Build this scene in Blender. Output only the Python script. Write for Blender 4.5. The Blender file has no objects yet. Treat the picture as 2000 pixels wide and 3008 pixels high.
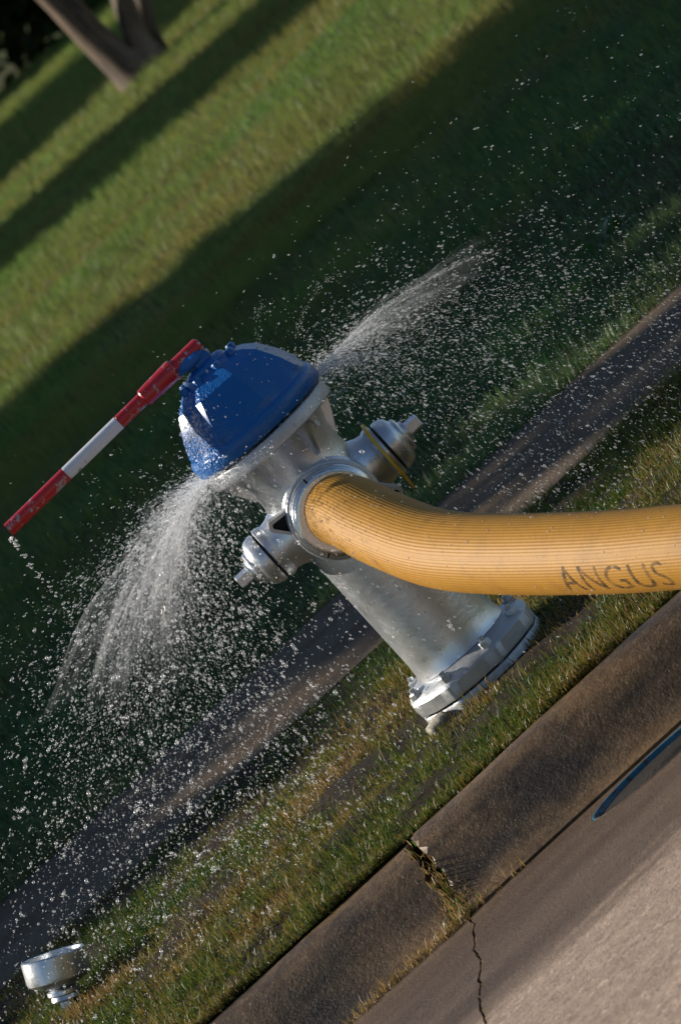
import bpy, bmesh, math, random
import numpy as np
from mathutils import Vector, Matrix
R = math.radians
rng = np.random.default_rng(7)
random.seed(7)
sc = bpy.context.scene
C = sc.collection

# ------------------------------------------------------------------ camera
CAM = Vector((0.029, -10.139, 1.85))
ROLL = R(42.4); PITCH = math.atan(2081 / 15000)
cam_d = bpy.data.cameras.new('camera'); cam = bpy.data.objects.new('camera', cam_d); C.objects.link(cam)
fw = Vector((0, math.cos(PITCH), -math.sin(PITCH))); up = Vector((0, math.sin(PITCH), math.cos(PITCH))); rt = Vector((1, 0, 0))
cx = rt * math.cos(ROLL) - up * math.sin(ROLL); cy = rt * math.sin(ROLL) + up * math.cos(ROLL); cz = -fw
m = Matrix((cx, cy, cz)).transposed().to_4x4(); m.translation = CAM
cam.matrix_world = m
cam_d.sensor_fit = 'VERTICAL'; cam_d.sensor_height = 24.0; cam_d.sensor_width = 16.0
cam_d.lens = 15000 / 3008 * 24.0
cam_d.clip_start = 0.1; cam_d.clip_end = 2000
cam_d.dof.use_dof = True; cam_d.dof.focus_distance = 9.95; cam_d.dof.aperture_fstop = 6.3
sc.camera = cam

# ------------------------------------------------------------------ light
SUN_EL = 28.0
sun_h = Vector((-0.88, 0.475)).normalized()            # horizontal direction towards the sun
sun_dir = Vector((sun_h.x * math.cos(R(SUN_EL)), sun_h.y * math.cos(R(SUN_EL)), math.sin(R(SUN_EL))))
w = bpy.data.worlds.new('World'); sc.world = w; w.use_nodes = True
nt = w.node_tree; bg = nt.nodes['Background']
sky = nt.nodes.new('ShaderNodeTexSky'); sky.sky_type = 'NISHITA'; sky.sun_disc = False
sky.dust_density = 0.25; sky.ozone_density = 2.0; sky.sun_elevation = R(SUN_EL); sky.sun_rotation = math.atan2(sun_h.x, sun_h.y)
nt.links.new(sky.outputs[0], bg.inputs[0]); bg.inputs[1].default_value = 0.07
sl = bpy.data.lights.new('sun', 'SUN'); sl.energy = 5.0; sl.angle = R(0.55); sl.color = (1.0, 0.92, 0.80)
so = bpy.data.objects.new('sun', sl); C.objects.link(so)
so.rotation_euler = (-sun_dir).to_track_quat('-Z', 'Y').to_euler(); so.location = sun_dir * 30
vs = sc.view_settings; vs.view_transform = 'Standard'; vs.look = 'None'; vs.exposure = 0.42; vs.gamma = 1.0
sc.cycles.use_denoising = True
sc.cycles.transparent_max_bounces = 24; sc.cycles.max_bounces = 8

# ------------------------------------------------------------------ materials
class N:
    def __init__(s, name):
        s.m = bpy.data.materials.new(name); s.m.use_nodes = True; s.t = s.m.node_tree
        s.b = s.t.nodes['Principled BSDF']; s.out = s.t.nodes['Material Output']
        s.tc = s.t.nodes.new('ShaderNodeTexCoord')
    def n(s, typ, **k):
        o = s.t.nodes.new(typ)
        for a, v in k.items():
            if a in o.bl_rna.properties and a not in ('inputs',): setattr(o, a, v)
            else: o.inputs[a].default_value = v
        return o
    def l(s, a, b): s.t.links.new(a, b)
    def noise(s, scale, detail=4, rough=0.6, co='Object', dist=0.0, stretch=None):
        o = s.n('ShaderNodeTexNoise'); o.inputs['Scale'].default_value = scale; o.inputs['Detail'].default_value = detail
        o.inputs['Roughness'].default_value = rough; o.inputs['Distortion'].default_value = dist
        src = s.tc.outputs[co]
        if stretch:
            mp = s.n('ShaderNodeMapping'); mp.inputs['Scale'].default_value = stretch; s.l(src, mp.inputs[0]); src = mp.outputs[0]
        s.l(src, o.inputs['Vector']); return o.outputs[0]
    def ramp(s, fac, stops):
        o = s.n('ShaderNodeValToRGB'); e = o.color_ramp.elements
        while len(e) < len(stops): e.new(0.5)
        for i, (p, c) in enumerate(stops):
            e[i].position = p; e[i].color = (*c, 1) if len(c) == 3 else c
        s.l(fac, o.inputs[0]); return o.outputs[0]
    def mix(s, fac, a, b, mode='MIX'):
        o = s.n('ShaderNodeMix'); o.data_type = 'RGBA'; o.blend_type = mode
        for v, i in ((fac, 0), (a, 6), (b, 7)):
            if hasattr(v, 'links'): s.l(v, o.inputs[i])
            elif i == 0: o.inputs[0].default_value = v
            else: o.inputs[i].default_value = (*v, 1)
        return o.outputs[2]
    def bump(s, h, strength=0.3, dist=0.01, prev=None):
        o = s.n('ShaderNodeBump'); o.inputs['Strength'].default_value = strength; o.inputs['Distance'].default_value = dist
        s.l(h, o.inputs['Height'])
        if prev: s.l(prev, o.inputs['Normal'])
        s.l(o.outputs[0], s.b.inputs['Normal']); return o.outputs[0]
    def set(s, **k):
        for a, v in k.items():
            i = s.b.inputs[a.replace('_', ' ')]
            if hasattr(v, 'links'): s.l(v, i)
            else: i.default_value = (*v, 1) if isinstance(v, tuple) and len(v) == 3 else v
        return s

def g3(v): return (v, v, v)
M = {}
def silver(name, base, rough=0.34, metal=0.85, bumps=0.25):
    k = N(name)
    n1 = k.noise(9, 6, 0.65); n2 = k.noise(60, 4, 0.7); n3 = k.noise(26, 5, 0.7)
    dirt = k.ramp(n3, [(0.0, g3(0)), (0.64, g3(0)), (0.78, g3(0.4)), (1, g3(0.5))])
    col = k.mix(n1, tuple(b * 0.8 for b in base), tuple(min(1, b * 1.12) for b in base))
    col = k.mix(dirt, col, (0.16, 0.13, 0.10))
    k.set(Base_Color=col, Metallic=metal, Roughness=k.ramp(n1, [(0.3, g3(rough - 0.07)), (0.7, g3(rough + 0.12))]))
    b1 = k.bump(n2, bumps, 0.004); k.bump(n1, bumps, 0.012, b1)
    return k.m
M['silver'] = silver('silver_paint', (0.66, 0.69, 0.73), 0.31, 0.86, 0.14)
M['bright'] = silver('bright_aluminium', (0.74, 0.74, 0.73), 0.2, 0.95, 0.12)
M['flange'] = silver('weathered_silver_paint', (0.50, 0.51, 0.52), 0.42, 0.62, 0.25)

k = N('blue_enamel'); n = k.noise(7, 5); v = k.n('ShaderNodeTexVoronoi'); v.inputs['Scale'].default_value = 170; k.l(k.tc.outputs['Object'], v.inputs['Vector'])
vd = k.n('ShaderNodeVectorMath', operation='DISTANCE'); vd.inputs[1].default_value = (-0.105, -0.08, 0.77); k.l(k.tc.outputs['Object'], vd.inputs[0])
dn_ = k.n('ShaderNodeMath', operation='MULTIPLY_ADD'); dn_.inputs[1].default_value = 0.05; k.l(k.noise(30, 3), dn_.inputs[0]); k.l(vd.outputs['Value'], dn_.inputs[2])
wet = k.ramp(dn_.outputs[0], [(0.07, g3(1)), (0.13, g3(0.06))])
k.set(Base_Color=k.mix(n, (0.003, 0.080, 0.29), (0.006, 0.13, 0.42)), Roughness=0.35, Specular_IOR_Level=0.35, Coat_Weight=0.15, Coat_Roughness=0.15)
hh = k.n('ShaderNodeMath', operation='MULTIPLY'); k.l(v.outputs['Distance'], hh.inputs[0]); k.l(wet, hh.inputs[1])
b1 = k.bump(hh.outputs[0], 0.9, 0.006); k.bump(k.noise(70, 4, 0.7), 0.4, 0.004, b1)
M['blue'] = k.m
def paint(name, c1, c2, chip, rough=0.3, amount=0.62, scale=55):
    k = N(name); n = k.noise(14, 5); ch = k.ramp(k.noise(scale, 4, 0.7), [(0, g3(0)), (amount, g3(0)), (amount + 0.04, g3(1)), (1, g3(1))])
    k.set(Base_Color=k.mix(ch, k.mix(n, c1, c2), chip), Roughness=rough, Coat_Weight=0.25)
    k.bump(k.noise(90, 3), 0.15, 0.003)
    return k.m
M['red'] = paint('red_paint', (0.36, 0.008, 0.012), (0.55, 0.016, 0.02), (0.34, 0.29, 0.29), 0.34, 0.58, 45)
M['white'] = paint('white_paint', (0.62, 0.63, 0.66), (0.76, 0.76, 0.78), (0.30, 0.31, 0.34), 0.4, 0.61, 30)
M['yellow'] = paint('yellow_plastic', (0.70, 0.40, 0.008), (0.80, 0.50, 0.01), (0.3, 0.18, 0.02), 0.4, 0.7, 40)
M['cyan'] = paint('blue_marking_paint', (0.005, 0.085, 0.15), (0.008, 0.16, 0.25), (0.04, 0.035, 0.03), 0.5, 0.54, 60)
M['ink'] = None
k = N('rubber_and_pocket_black'); k.set(Base_Color=(0.006, 0.006, 0.006), Roughness=0.75); M['black'] = k.m  # gasket rubber; also stands in for the dark inside the lug pockets
k = N('wet_iron'); k.set(Base_Color=k.mix(k.noise(60, 5), (0.008, 0.0075, 0.007), (0.03, 0.025, 0.02)), Roughness=0.65, Specular_IOR_Level=0.2); k.bump(k.noise(90, 4), 0.5, 0.006); M['iron'] = k.m

# hose jacket: ribbed yellow rubber, grime in blotches
k = N('hose_rubber'); n1 = k.noise(5, 6, 0.7); n2 = k.noise(33, 5, 0.75)
grime = k.ramp(k.noise(9, 6, 0.72), [(0.50, g3(0)), (0.76, g3(0.5))])
col = k.mix(n1, (0.37, 0.172, 0.019), (0.47, 0.238, 0.032)); col = k.mix(k.ramp(n2, [(0.45, g3(0)), (0.75, g3(0.5))]), col, (0.33, 0.15, 0.026))
col = k.mix(grime, col, (0.19, 0.09, 0.024))
k.set(Base_Color=col, Roughness=0.58, Specular_IOR_Level=0.25); k.bump(n2, 0.25, 0.003); M['hose'] = k.m
k = N('stencil_ink'); k.set(Base_Color=(0.03, 0.02, 0.012), Roughness=0.7, Alpha=k.ramp(k.noise(70, 4, 0.75), [(0.40, g3(0.85)), (0.61, g3(0.15))])); M['ink'] = k.m

def concrete(name, a, b, dark, rough, dscale=3.0, dlo=0.45, dhi=0.62, spec=0.5, agg=True, grain=0.5, stretch=None):
    k = N(name)
    n1 = k.noise(dscale, 7, 0.65, stretch=stretch); n2 = k.noise(160, 3, 0.7); n3 = k.noise(38, 6, 0.75); n4 = k.noise(1.3, 4)
    col = k.mix(n3, a, b)
    col = k.mix(k.ramp(n1, [(dlo, g3(0)), (dhi, g3(0.9))]), col, dark)
    if agg:
        v = k.n('ShaderNodeTexVoronoi'); v.inputs['Scale'].default_value = 130; k.l(k.tc.outputs['Object'], v.inputs['Vector'])
        sp = k.ramp(v.outputs['Color'], [(0.0, g3(0.55)), (0.5, g3(1)), (0.9, g3(1.25)), (1, g3(1.7))])
        col = k.mix(0.55, col, sp, 'MULTIPLY')
    k.set(Base_Color=col, Roughness=k.ramp(n3, [(0.35, g3(rough - 0.15)), (0.65, g3(rough + 0.12))]), Specular_IOR_Level=spec)
    b1 = k.bump(n2, grain, 0.004); k.bump(n3, grain, 0.008, b1)
    return k.m
M['kerb'] = concrete('wet_stained_kerb_concrete', (0.115, 0.067, 0.030), (0.21, 0.128, 0.060), (0.026, 0.020, 0.014), 0.48, 3.6, 0.41, 0.60, 0.35, True, 0.45, (0.8, 1.6, 1.6))
def street():
    k = N('street_concrete'); n3 = k.noise(38, 6, 0.75); n1 = k.noise(2.4, 6, 0.6, stretch=(0.5, 2.0, 1)); n2 = k.noise(170, 3, 0.75)
    v = k.n('ShaderNodeTexVoronoi'); v.inputs['Scale'].default_value = 95; k.l(k.tc.outputs['Object'], v.inputs['Vector'])
    sp = k.ramp(v.outputs['Color'], [(0.0, g3(0.45)), (0.4, g3(0.95)), (0.75, g3(1.1)), (1, g3(1.8))])
    dry = k.mix(0.75, k.mix(n3, (0.25, 0.178, 0.132), (0.48, 0.362, 0.275)), sp, 'MULTIPLY'); dry = k.mix(k.ramp(n1, [(0.45, g3(0)), (0.7, g3(0.6))]), dry, (0.20, 0.145, 0.11))
    wet_ = k.mix(n3, (0.085, 0.054, 0.032), (0.155, 0.104, 0.066)); wet_ = k.mix(k.ramp(n1, [(0.42, g3(0)), (0.66, g3(0.8))]), wet_, (0.06, 0.034, 0.018))
    wet_ = k.mix(0.35, wet_, sp, 'MULTIPLY')
    xyz = k.n('ShaderNodeSeparateXYZ'); k.l(k.tc.outputs['Object'], xyz.inputs[0])
    ad_ = k.n('ShaderNodeMath', operation='MULTIPLY_ADD'); ad_.inputs[1].default_value = 0.55; k.l(n1, ad_.inputs[0]); k.l(xyz.outputs[1], ad_.inputs[2])
    mr = k.n('ShaderNodeMapRange'); mr.interpolation_type = 'SMOOTHSTEP'; mr.inputs[1].default_value = -1.46; mr.inputs[2].default_value = -1.76; k.l(ad_.outputs[0], mr.inputs[0])
    k.set(Base_Color=k.mix(mr.outputs[0], wet_, dry), Specular_IOR_Level=0.3)
    rg = k.n('ShaderNodeMapRange'); rg.inputs[3].default_value = 0.5; rg.inputs[4].default_value = 0.85; k.l(mr.outputs[0], rg.inputs[0]); k.l(rg.outputs[0], k.b.inputs['Roughness'])
    b1 = k.bump(n2, 0.7, 0.005); k.bump(n3, 0.4, 0.008, b1); return k.m
M['gutter'] = M['road'] = street()
M['walk'] = concrete('wet_sidewalk_concrete', (0.105, 0.080, 0.058), (0.17, 0.132, 0.098), (0.09, 0.062, 0.04), 0.75, 2.4, 0.42, 0.66, 0.05, True, 0.5, (0.5, 2.2, 1))
M['chunk'] = concrete('pale_concrete', (0.38, 0.34, 0.26), (0.52, 0.48, 0.38), (0.25, 0.22, 0.15), 0.8)
k = N('damp_soil'); n = k.noise(18, 8, 0.75); k.set(Base_Color=k.mix(n, (0.012, 0.008, 0.005), (0.055, 0.036, 0.022)), Roughness=0.8, Specular_IOR_Level=0.15); k.bump(n, 0.9, 0.03); M['soil'] = k.m
k = N('lawn_thatch'); n = k.noise(14, 8, 0.75); n2 = k.noise(0.9, 5)
col = k.mix(n, (0.016, 0.026, 0.008), (0.06, 0.08, 0.02)); col = k.mix(k.ramp(n2, [(0.45, g3(0)), (0.68, g3(0.7))]), col, (0.075, 0.05, 0.02))
k.set(Base_Color=col, Roughness=0.9, Specular_IOR_Level=0.1); k.bump(n, 0.8, 0.03); M['lawn'] = k.m

def blade_mat(name, stops, rough=0.4, trans=0.45, patch=None, spec=0.4):
    k = N(name)
    at = k.n('ShaderNodeAttribute', attribute_name='rnd')
    col = k.ramp(at.outputs['Fac'], stops)
    if patch:
        pn = k.ramp(k.noise(patch[0], 4, 0.6, stretch=patch[2] if len(patch) > 2 else None), [(0.40, g3(0)), (0.66, g3(0.8))])
        col = k.mix(pn, col, patch[1])
    k.set(Base_Color=col, Roughness=rough, Specular_IOR_Level=spec)
    tr = k.n('ShaderNodeBsdfTranslucent'); k.l(col, tr.inputs[0])
    mx = k.n('ShaderNodeMixShader'); mx.inputs[0].default_value = trans
    k.l(k.b.outputs[0], mx.inputs[1]); k.l(tr.outputs[0], mx.inputs[2]); k.l(mx.outputs[0], k.out.inputs[0])
    return k.m
M['verge'] = blade_mat('verge_grass', [(0, (0.035, 0.085, 0.012)), (0.30, (0.10, 0.14, 0.018)), (0.55, (0.20, 0.18, 0.03)), (0.78, (0.26, 0.15, 0.045)), (1, (0.36, 0.24, 0.10))], 0.45, 0.4)
M['grass'] = blade_mat('lawn_grass', [(0, (0.045, 0.14, 0.05)), (0.5, (0.09, 0.20, 0.065)), (0.85, (0.14, 0.23, 0.065)), (1, (0.24, 0.22, 0.09))], 0.35, 0.4, (1.1, (0.115, 0.12, 0.055)))  # shaded twin of far_lawn_grass: tree shade put into darker, bluer greens
M['grassfar'] = blade_mat('far_lawn_grass', [(0, (0.085, 0.19, 0.035)), (0.5, (0.165, 0.27, 0.055)), (0.85, (0.23, 0.29, 0.075)), (1, (0.35, 0.30, 0.13))], 0.5, 0.42, (0.55, (0.25, 0.185, 0.05), (0.45, 1.3, 1)), 0.25)
M['straw'] = blade_mat('dry_grass', [(0, (0.20, 0.15, 0.04)), (0.5, (0.38, 0.24, 0.08)), (1, (0.5, 0.35, 0.16))], 0.5, 0.35)
M['weed'] = blade_mat('weed_leaf', [(0, (0.05, 0.13, 0.02)), (1, (0.11, 0.21, 0.035))], 0.35, 0.45)
M['leaf'] = blade_mat('tree_leaf', [(0, (0.018, 0.035, 0.01)), (1, (0.05, 0.08, 0.02))], 0.7, 0.05, None, 0.1)
k = N('tree_bark'); n = k.noise(7, 7, 0.7, stretch=(1, 1, 0.25)); k.set(Base_Color=k.mix(k.ramp(n, [(0.35, g3(0)), (0.65, g3(1))]), (0.026, 0.015, 0.010), (0.21, 0.135, 0.08)), Roughness=0.8); k.bump(n, 0.6, 0.02); M['bark'] = k.m

def water(name, transp, rough=0.15, trans=0.5):
    k = N(name); k.set(Base_Color=(0.82, 0.84, 0.86), Roughness=rough, Specular_IOR_Level=0.8, IOR=1.33)
    tl = k.n('ShaderNodeBsdfTranslucent'); tl.inputs[0].default_value = (0.88, 0.88, 0.88, 1)
    m1 = k.n('ShaderNodeMixShader'); m1.inputs[0].default_value = trans; k.l(k.b.outputs[0], m1.inputs[1]); k.l(tl.outputs[0], m1.inputs[2])
    tp = k.n('ShaderNodeBsdfTransparent'); m2 = k.n('ShaderNodeMixShader'); m2.inputs[0].default_value = transp
    k.l(m1.outputs[0], m2.inputs[1]); k.l(tp.outputs[0], m2.inputs[2]); k.l(m2.outputs[0], k.out.inputs[0])
    return k.m
def clear_drop(name, body, gl, rough):
    k = N(name); tl = k.n('ShaderNodeBsdfTranslucent'); tl.inputs[0].default_value = (0.85, 0.87, 0.9, 1)
    gs = k.n('ShaderNodeBsdfGlossy'); gs.inputs['Roughness'].default_value = rough; gs.inputs['Color'].default_value = (0.95, 0.95, 0.95, 1)
    m1 = k.n('ShaderNodeMixShader'); m1.inputs[0].default_value = gl; k.l(tl.outputs[0], m1.inputs[1]); k.l(gs.outputs[0], m1.inputs[2])
    tp = k.n('ShaderNodeBsdfTransparent'); m2 = k.n('ShaderNodeMixShader'); m2.inputs[0].default_value = body; k.l(tp.outputs[0], m2.inputs[1]); k.l(m1.outputs[0], m2.inputs[2])
    k.l(m2.outputs[0], k.out.inputs[0]); return k.m
M['drop'] = clear_drop('water_droplets', 0.22, 0.55, 0.3); 
M['mist'] = water('fine_spray', 0.78)
M['sheet'] = water('foaming_water', 0.72)
M['bead'] = water('water_beads', 0.6, 0.04, 0.2)

# ------------------------------------------------------------------ mesh helpers
def mesh_obj(name, verts, faces, mat, parent=None, smooth=35, kind=None):
    me = bpy.data.meshes.new(name); me.from_pydata([tuple(v) for v in verts], [], faces); me.update()
    if mat: me.materials.append(mat)
    o = bpy.data.objects.new(name, me); C.objects.link(o)
    if parent: o.parent = parent
    if smooth:
        me.shade_smooth(); me.set_sharp_from_angle(angle=R(smooth))
    if kind: o['kind'] = kind
    return o
def bm_obj(name, bm, mat, parent=None, smooth=35, kind=None):
    bmesh.ops.recalc_face_normals(bm, faces=bm.faces)
    me = bpy.data.meshes.new(name); bm.to_mesh(me); bm.free()
    if mat: me.materials.append(mat)
    o = bpy.data.objects.new(name, me); C.objects.link(o)
    if parent: o.parent = parent
    if smooth: me.shade_smooth(); me.set_sharp_from_angle(angle=R(smooth))
    if kind: o['kind'] = kind
    return o
def thing(name, label, cat, loc=(0, 0, 0), rot=(0, 0, 0), group=None, kind=None):
    o = bpy.data.objects.new(name, None); C.objects.link(o); o.location = loc; o.rotation_euler = rot
    o.empty_display_size = 0.1
    tag(o, label, cat, group, kind); return o
def tag(o, label=None, cat=None, group=None, kind=None):
    if label: o['label'] = label
    if cat: o['category'] = cat
    if group: o['group'] = group
    if kind: o['kind'] = kind
    return o
AX = {'z': Matrix.Identity(3), 'x': Matrix(((0, 0, 1), (0, 1, 0), (-1, 0, 0))), '-x': Matrix(((0, 0, -1), (0, 1, 0), (1, 0, 0))),
      '-y': Matrix(((1, 0, 0), (0, 0, -1), (0, 1, 0)))}
def lathe(bm, prof, axis='z', org=(0, 0, 0), n=48, phase=0.0, wob=None):
    """prof: list of (radius, height along the axis)"""
    A = AX[axis]; O = Vector(org); rings = []
    for r, h in prof:
        if r <= 1e-6: rings.append([bm.verts.new(A @ Vector((0, 0, h)) + O)]); continue
        ring = []
        for i in range(n):
            a = 2 * math.pi * i / n + phase; rr = r * (1 + (wob(a, h) if wob else 0))
            ring.append(bm.verts.new(A @ Vector((rr * math.cos(a), rr * math.sin(a), h)) + O))
        rings.append(ring)
    for p, q in zip(rings, rings[1:]):
        for i in range(max(len(p), len(q))):
            a, b = p[i % len(p)], p[(i + 1) % len(p)]; c, d = q[(i + 1) % len(q)], q[i % len(q)]
            if len(p) == 1 and len(q) == 1: continue
            if len(p) == 1: bm.faces.new((a, c, d))
            elif len(q) == 1: bm.faces.new((a, b, c))
            else: bm.faces.new((a, b, c, d))
    for ring, flip in ((rings[0], True), (rings[-1], False)):
        if len(ring) > 2: bm.faces.new(ring[::-1] if flip else ring)
def lathe_obj(name, prof, mat, parent, axis='z', org=(0, 0, 0), n=48, phase=0.0, smooth=35, bevel=0.0, wob=None):
    bm = bmesh.new(); lathe(bm, prof, axis, org, n, phase, wob)
    if bevel: bmesh.ops.bevel(bm, geom=[e for e in bm.edges if e.calc_face_angle(0) > R(25)], offset=bevel, segments=2, affect='EDGES', clamp_overlap=True)
    return bm_obj(name, bm, mat, parent, smooth)
def prism(bm, poly, a, b, frame=lambda p, h: (p[0], p[1], h)):
    lo = [bm.verts.new(frame(p, a)) for p in poly]; hi = [bm.verts.new(frame(p, b)) for p in poly]
    n = len(poly)
    bm.faces.new(lo[::-1]); bm.faces.new(hi)
    for i in range(n): bm.faces.new((lo[i], lo[(i + 1) % n], hi[(i + 1) % n], hi[i]))

# ------------------------------------------------------------------ setting: ground, sidewalk, kerb, gutter, road
X0, X1 = -60, 60
KB = -0.745                                          # back of the kerb
def lawn_z(x, y): return 0.0
bm = bmesh.new()
ys = [KB, 0.2, 1.05, 2.1, 8, 30, 80, 400]; xs = [-200, -60, -6, -2, 0, 2, 6, 60, 200]
grid = [[bm.verts.new((x, y, 0.0)) for x in xs] for y in ys]
for a, b in zip(grid, grid[1:]):
    for i in range(len(xs) - 1): bm.faces.new((a[i], a[i + 1], b[i + 1], b[i]))
sk = [bm.verts.new((x, KB, -0.35)) for x in xs]
for i in range(len(xs) - 1): bm.faces.new((sk[i], sk[i + 1], grid[0][i + 1], grid[0][i]))
o = bm_obj('lawn', bm, M['lawn'], smooth=0, kind='structure')
tag(o, 'shaded green lawn sloping away behind the hydrant', 'lawn')
# verge soil: bumpy bare earth between kerb and sidewalk
nx, ny = 150, 46
vx = np.linspace(-3, 3.4, nx); vy = np.linspace(KB + 0.002, 1.06, ny)
soil_n = rng.normal(0, 1, (ny, nx))
for _ in range(3): soil_n = (soil_n + np.roll(soil_n, 1, 0) + np.roll(soil_n, -1, 0) + np.roll(soil_n, 1, 1) + np.roll(soil_n, -1, 1)) / 5
vz = 0.010 + soil_n * 0.022
vz[0, :] = 0.004; vz = np.maximum(vz, 0.003)
vv = [(vx[i], vy[j], vz[j, i]) for j in range(ny) for i in range(nx)]
ff = [(j * nx + i, j * nx + i + 1, (j + 1) * nx + i + 1, (j + 1) * nx + i) for j in range(ny - 1) for i in range(nx - 1)]
o = mesh_obj('verge_soil', vv, ff, M['soil'], smooth=180, kind='structure')
tag(o, 'wet bare soil of the verge between kerb and sidewalk', 'soil')

bed = mesh_obj('ground', [(X0, -60, -0.34), (X1, -60, -0.34), (X1, KB + .01, -0.34), (X0, KB + .01, -0.34)], [(0, 1, 2, 3)], M['soil'], smooth=0, kind='structure')
tag(bed, 'dark soil showing in the kerb joint', 'ground')

# kerb profile, (y, z), back to front
KP = [(KB - d_, z_) for d_, z_ in ((0, -0.33), (0, -0.012), (0.010, 0.0), (0.04, 0.003), (0.075, -0.003), (0.105, -0.017), (0.135, -0.040), (0.165, -0.068), (0.195, -0.092), (0.225, -0.110), (0.255, -0.121), (0.275, -0.126), (0.275, -0.33))]
YG0, ZG0, YG1, ZG1 = KB - 0.277, -0.124, -1.96, -0.074     # gutter pan
def jag(t, seed):
    rr = random.Random(seed); a = [rr.uniform(-1, 1) for _ in range(40)]
    i = int(t * 30) % 38; f = t * 30 - int(t * 30); return a[i] * (1 - f) + a[i + 1] * f
CRX = -0.285                                         # where the joint cuts the kerb
def kerb_piece(name, xa, xb, jl, jr, parent):
    bm = bmesh.new(); xs_ = np.linspace(xa, xb, max(3, int(abs(xb - xa) / 0.05) if abs(xb - xa) < 4 else 20)); rows = []
    P = []
    for (p, q) in zip(KP, KP[1:]):                    # subdivide the profile for a ragged joint
        L = math.dist(p, q); kx = max(1, int(L / 0.012)) if q[1] > -0.2 and p[1] > -0.2 else 1
        for i in range(kx): P.append((p[0] + (q[0] - p[0]) * i / kx, p[1] + (q[1] - p[1]) * i / kx))
    P.append(KP[-1])
    for i, x in enumerate(xs_):
        row = []
        for j, (y, z) in enumerate(P):
            t = j / len(P); dx = 0
            if i == 0 and jl: dx = jl(t)
            if i == len(xs_) - 1 and jr: dx = jr(t)
            e = 0.0012 * math.sin(x * 7 + j * 0.3) + 0.0006 * math.sin(x * 23 + j * 0.7)
            row.append(bm.verts.new((x + dx, y + (e if 0 < j < len(P) - 1 and z < -0.02 else 0), z + (e if -0.02 < z else 0) * 0.8)))
        rows.append(row)
    for a, b in zip(rows, rows[1:]):
        for j in range(len(P) - 1): bm.faces.new((a[j], a[j + 1], b[j + 1], b[j]))
    bm.faces.new(rows[0][::-1]); bm.faces.new(rows[-1])
    return bm_obj(name, bm, M['kerb'], parent, 50)
kerb = thing('kerb', 'low rounded concrete kerb along the street', 'kerb', kind='structure')
crack = lambda t: -0.012 * t + 0.010 * jag(t, 3)
kl = kerb_piece('kerb_segment', CRX - 3.0, CRX - 0.010, None, lambda t: crack(t) - 0.010 * t - 0.007 * abs(jag(t, 11)), kerb)
kr = kerb_piece('kerb_segment', CRX + 0.007, CRX + 3.0, lambda t: crack(t) + 0.008 * abs(jag(t, 12)) + 0.004 * t, None, kerb)
kr.location.z = 0.008; kr.location.y = -0.005
for xa, xb in ((CRX - 60, CRX - 3.02), (CRX + 3.02, CRX + 60)): kerb_piece('kerb_segment', xa, xb, None, None, kerb)

def gutter_piece(xa, xb, jl, jr, parent):
    bm = bmesh.new(); ny_ = 60; xs_ = [xa, xa + 0.2, (xa + xb) / 2, xb - 0.2, xb]; top = []; bot = []
    for i, x in enumerate(xs_):
        rt_, rb = [], []
        for j in range(ny_):
            t = j / (ny_ - 1); y = YG0 + (YG1 - YG0) * t; z = ZG0 + (ZG1 - ZG0) * t
            dx = jl(t) if (i == 0 and jl) else (jr(t) if (i == 4 and jr) else 0)
            rt_.append(bm.verts.new((x + dx, y, z))); rb.append(bm.verts.new((x + dx, y, -0.3)))
        top.append(rt_); bot.append(rb)
    for i in range(4):
        for j in range(ny_ - 1):
            bm.faces.new((top[i][j], top[i][j + 1], top[i + 1][j + 1], top[i + 1][j]))
            bm.faces.new((bot[i][j], bot[i + 1][j], bot[i + 1][j + 1], bot[i][j + 1]))
        bm.faces.new((top[i][0], top[i + 1][0], bot[i + 1][0], bot[i][0])); bm.faces.new((top[i][-1], bot[i][-1], bot[i + 1][-1], top[i + 1][-1]))
    for s in (0, 4):
        for j in range(ny_ - 1): bm.faces.new((top[s][j], bot[s][j], bot[s][j + 1], top[s][j + 1]))
    return bm_obj('gutter_segment', bm, M['gutter'], parent, 30)
gutter = thing('gutter', 'wet concrete gutter pan between kerb and road', 'gutter', kind='structure')
gcrack = lambda t: -0.075 * t + 0.008 * jag(t * 0.4, 21) + 0.003 * jag(t * 0.95, 22)
gutter_piece(CRX - 3.0, CRX - 0.007, None, lambda t: gcrack(t) + 0.001 - 0.003 * abs(jag(t * 0.9, 31)), gutter)
gr = gutter_piece(CRX - 0.004, CRX + 3.0, lambda t: gcrack(t) + 0.003 * abs(jag(t * 0.9, 32)), None, gutter)
for xa, xb in ((CRX - 60, CRX - 3.02), (CRX + 3.02, CRX + 60)): gutter_piece(xa, xb, None, None, gutter)
vv, ff = [], []
for i in range(40):
    t = i / 39; y_ = YG0 + (YG1 - YG0) * t; z_ = ZG0 + (ZG1 - ZG0) * t - 0.008; x_ = CRX - 0.007 + gcrack(t); vv += [(x_ - 0.03, y_, z_), (x_ + 0.03, y_, z_)]
    if i: ff.append((2 * i - 2, 2 * i - 1, 2 * i + 1, 2 * i))
tag(mesh_obj('joint_soil', vv, ff, M['soil'], smooth=0, kind='structure'), 'black soil packed in the gutter crack', 'soil')
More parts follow.
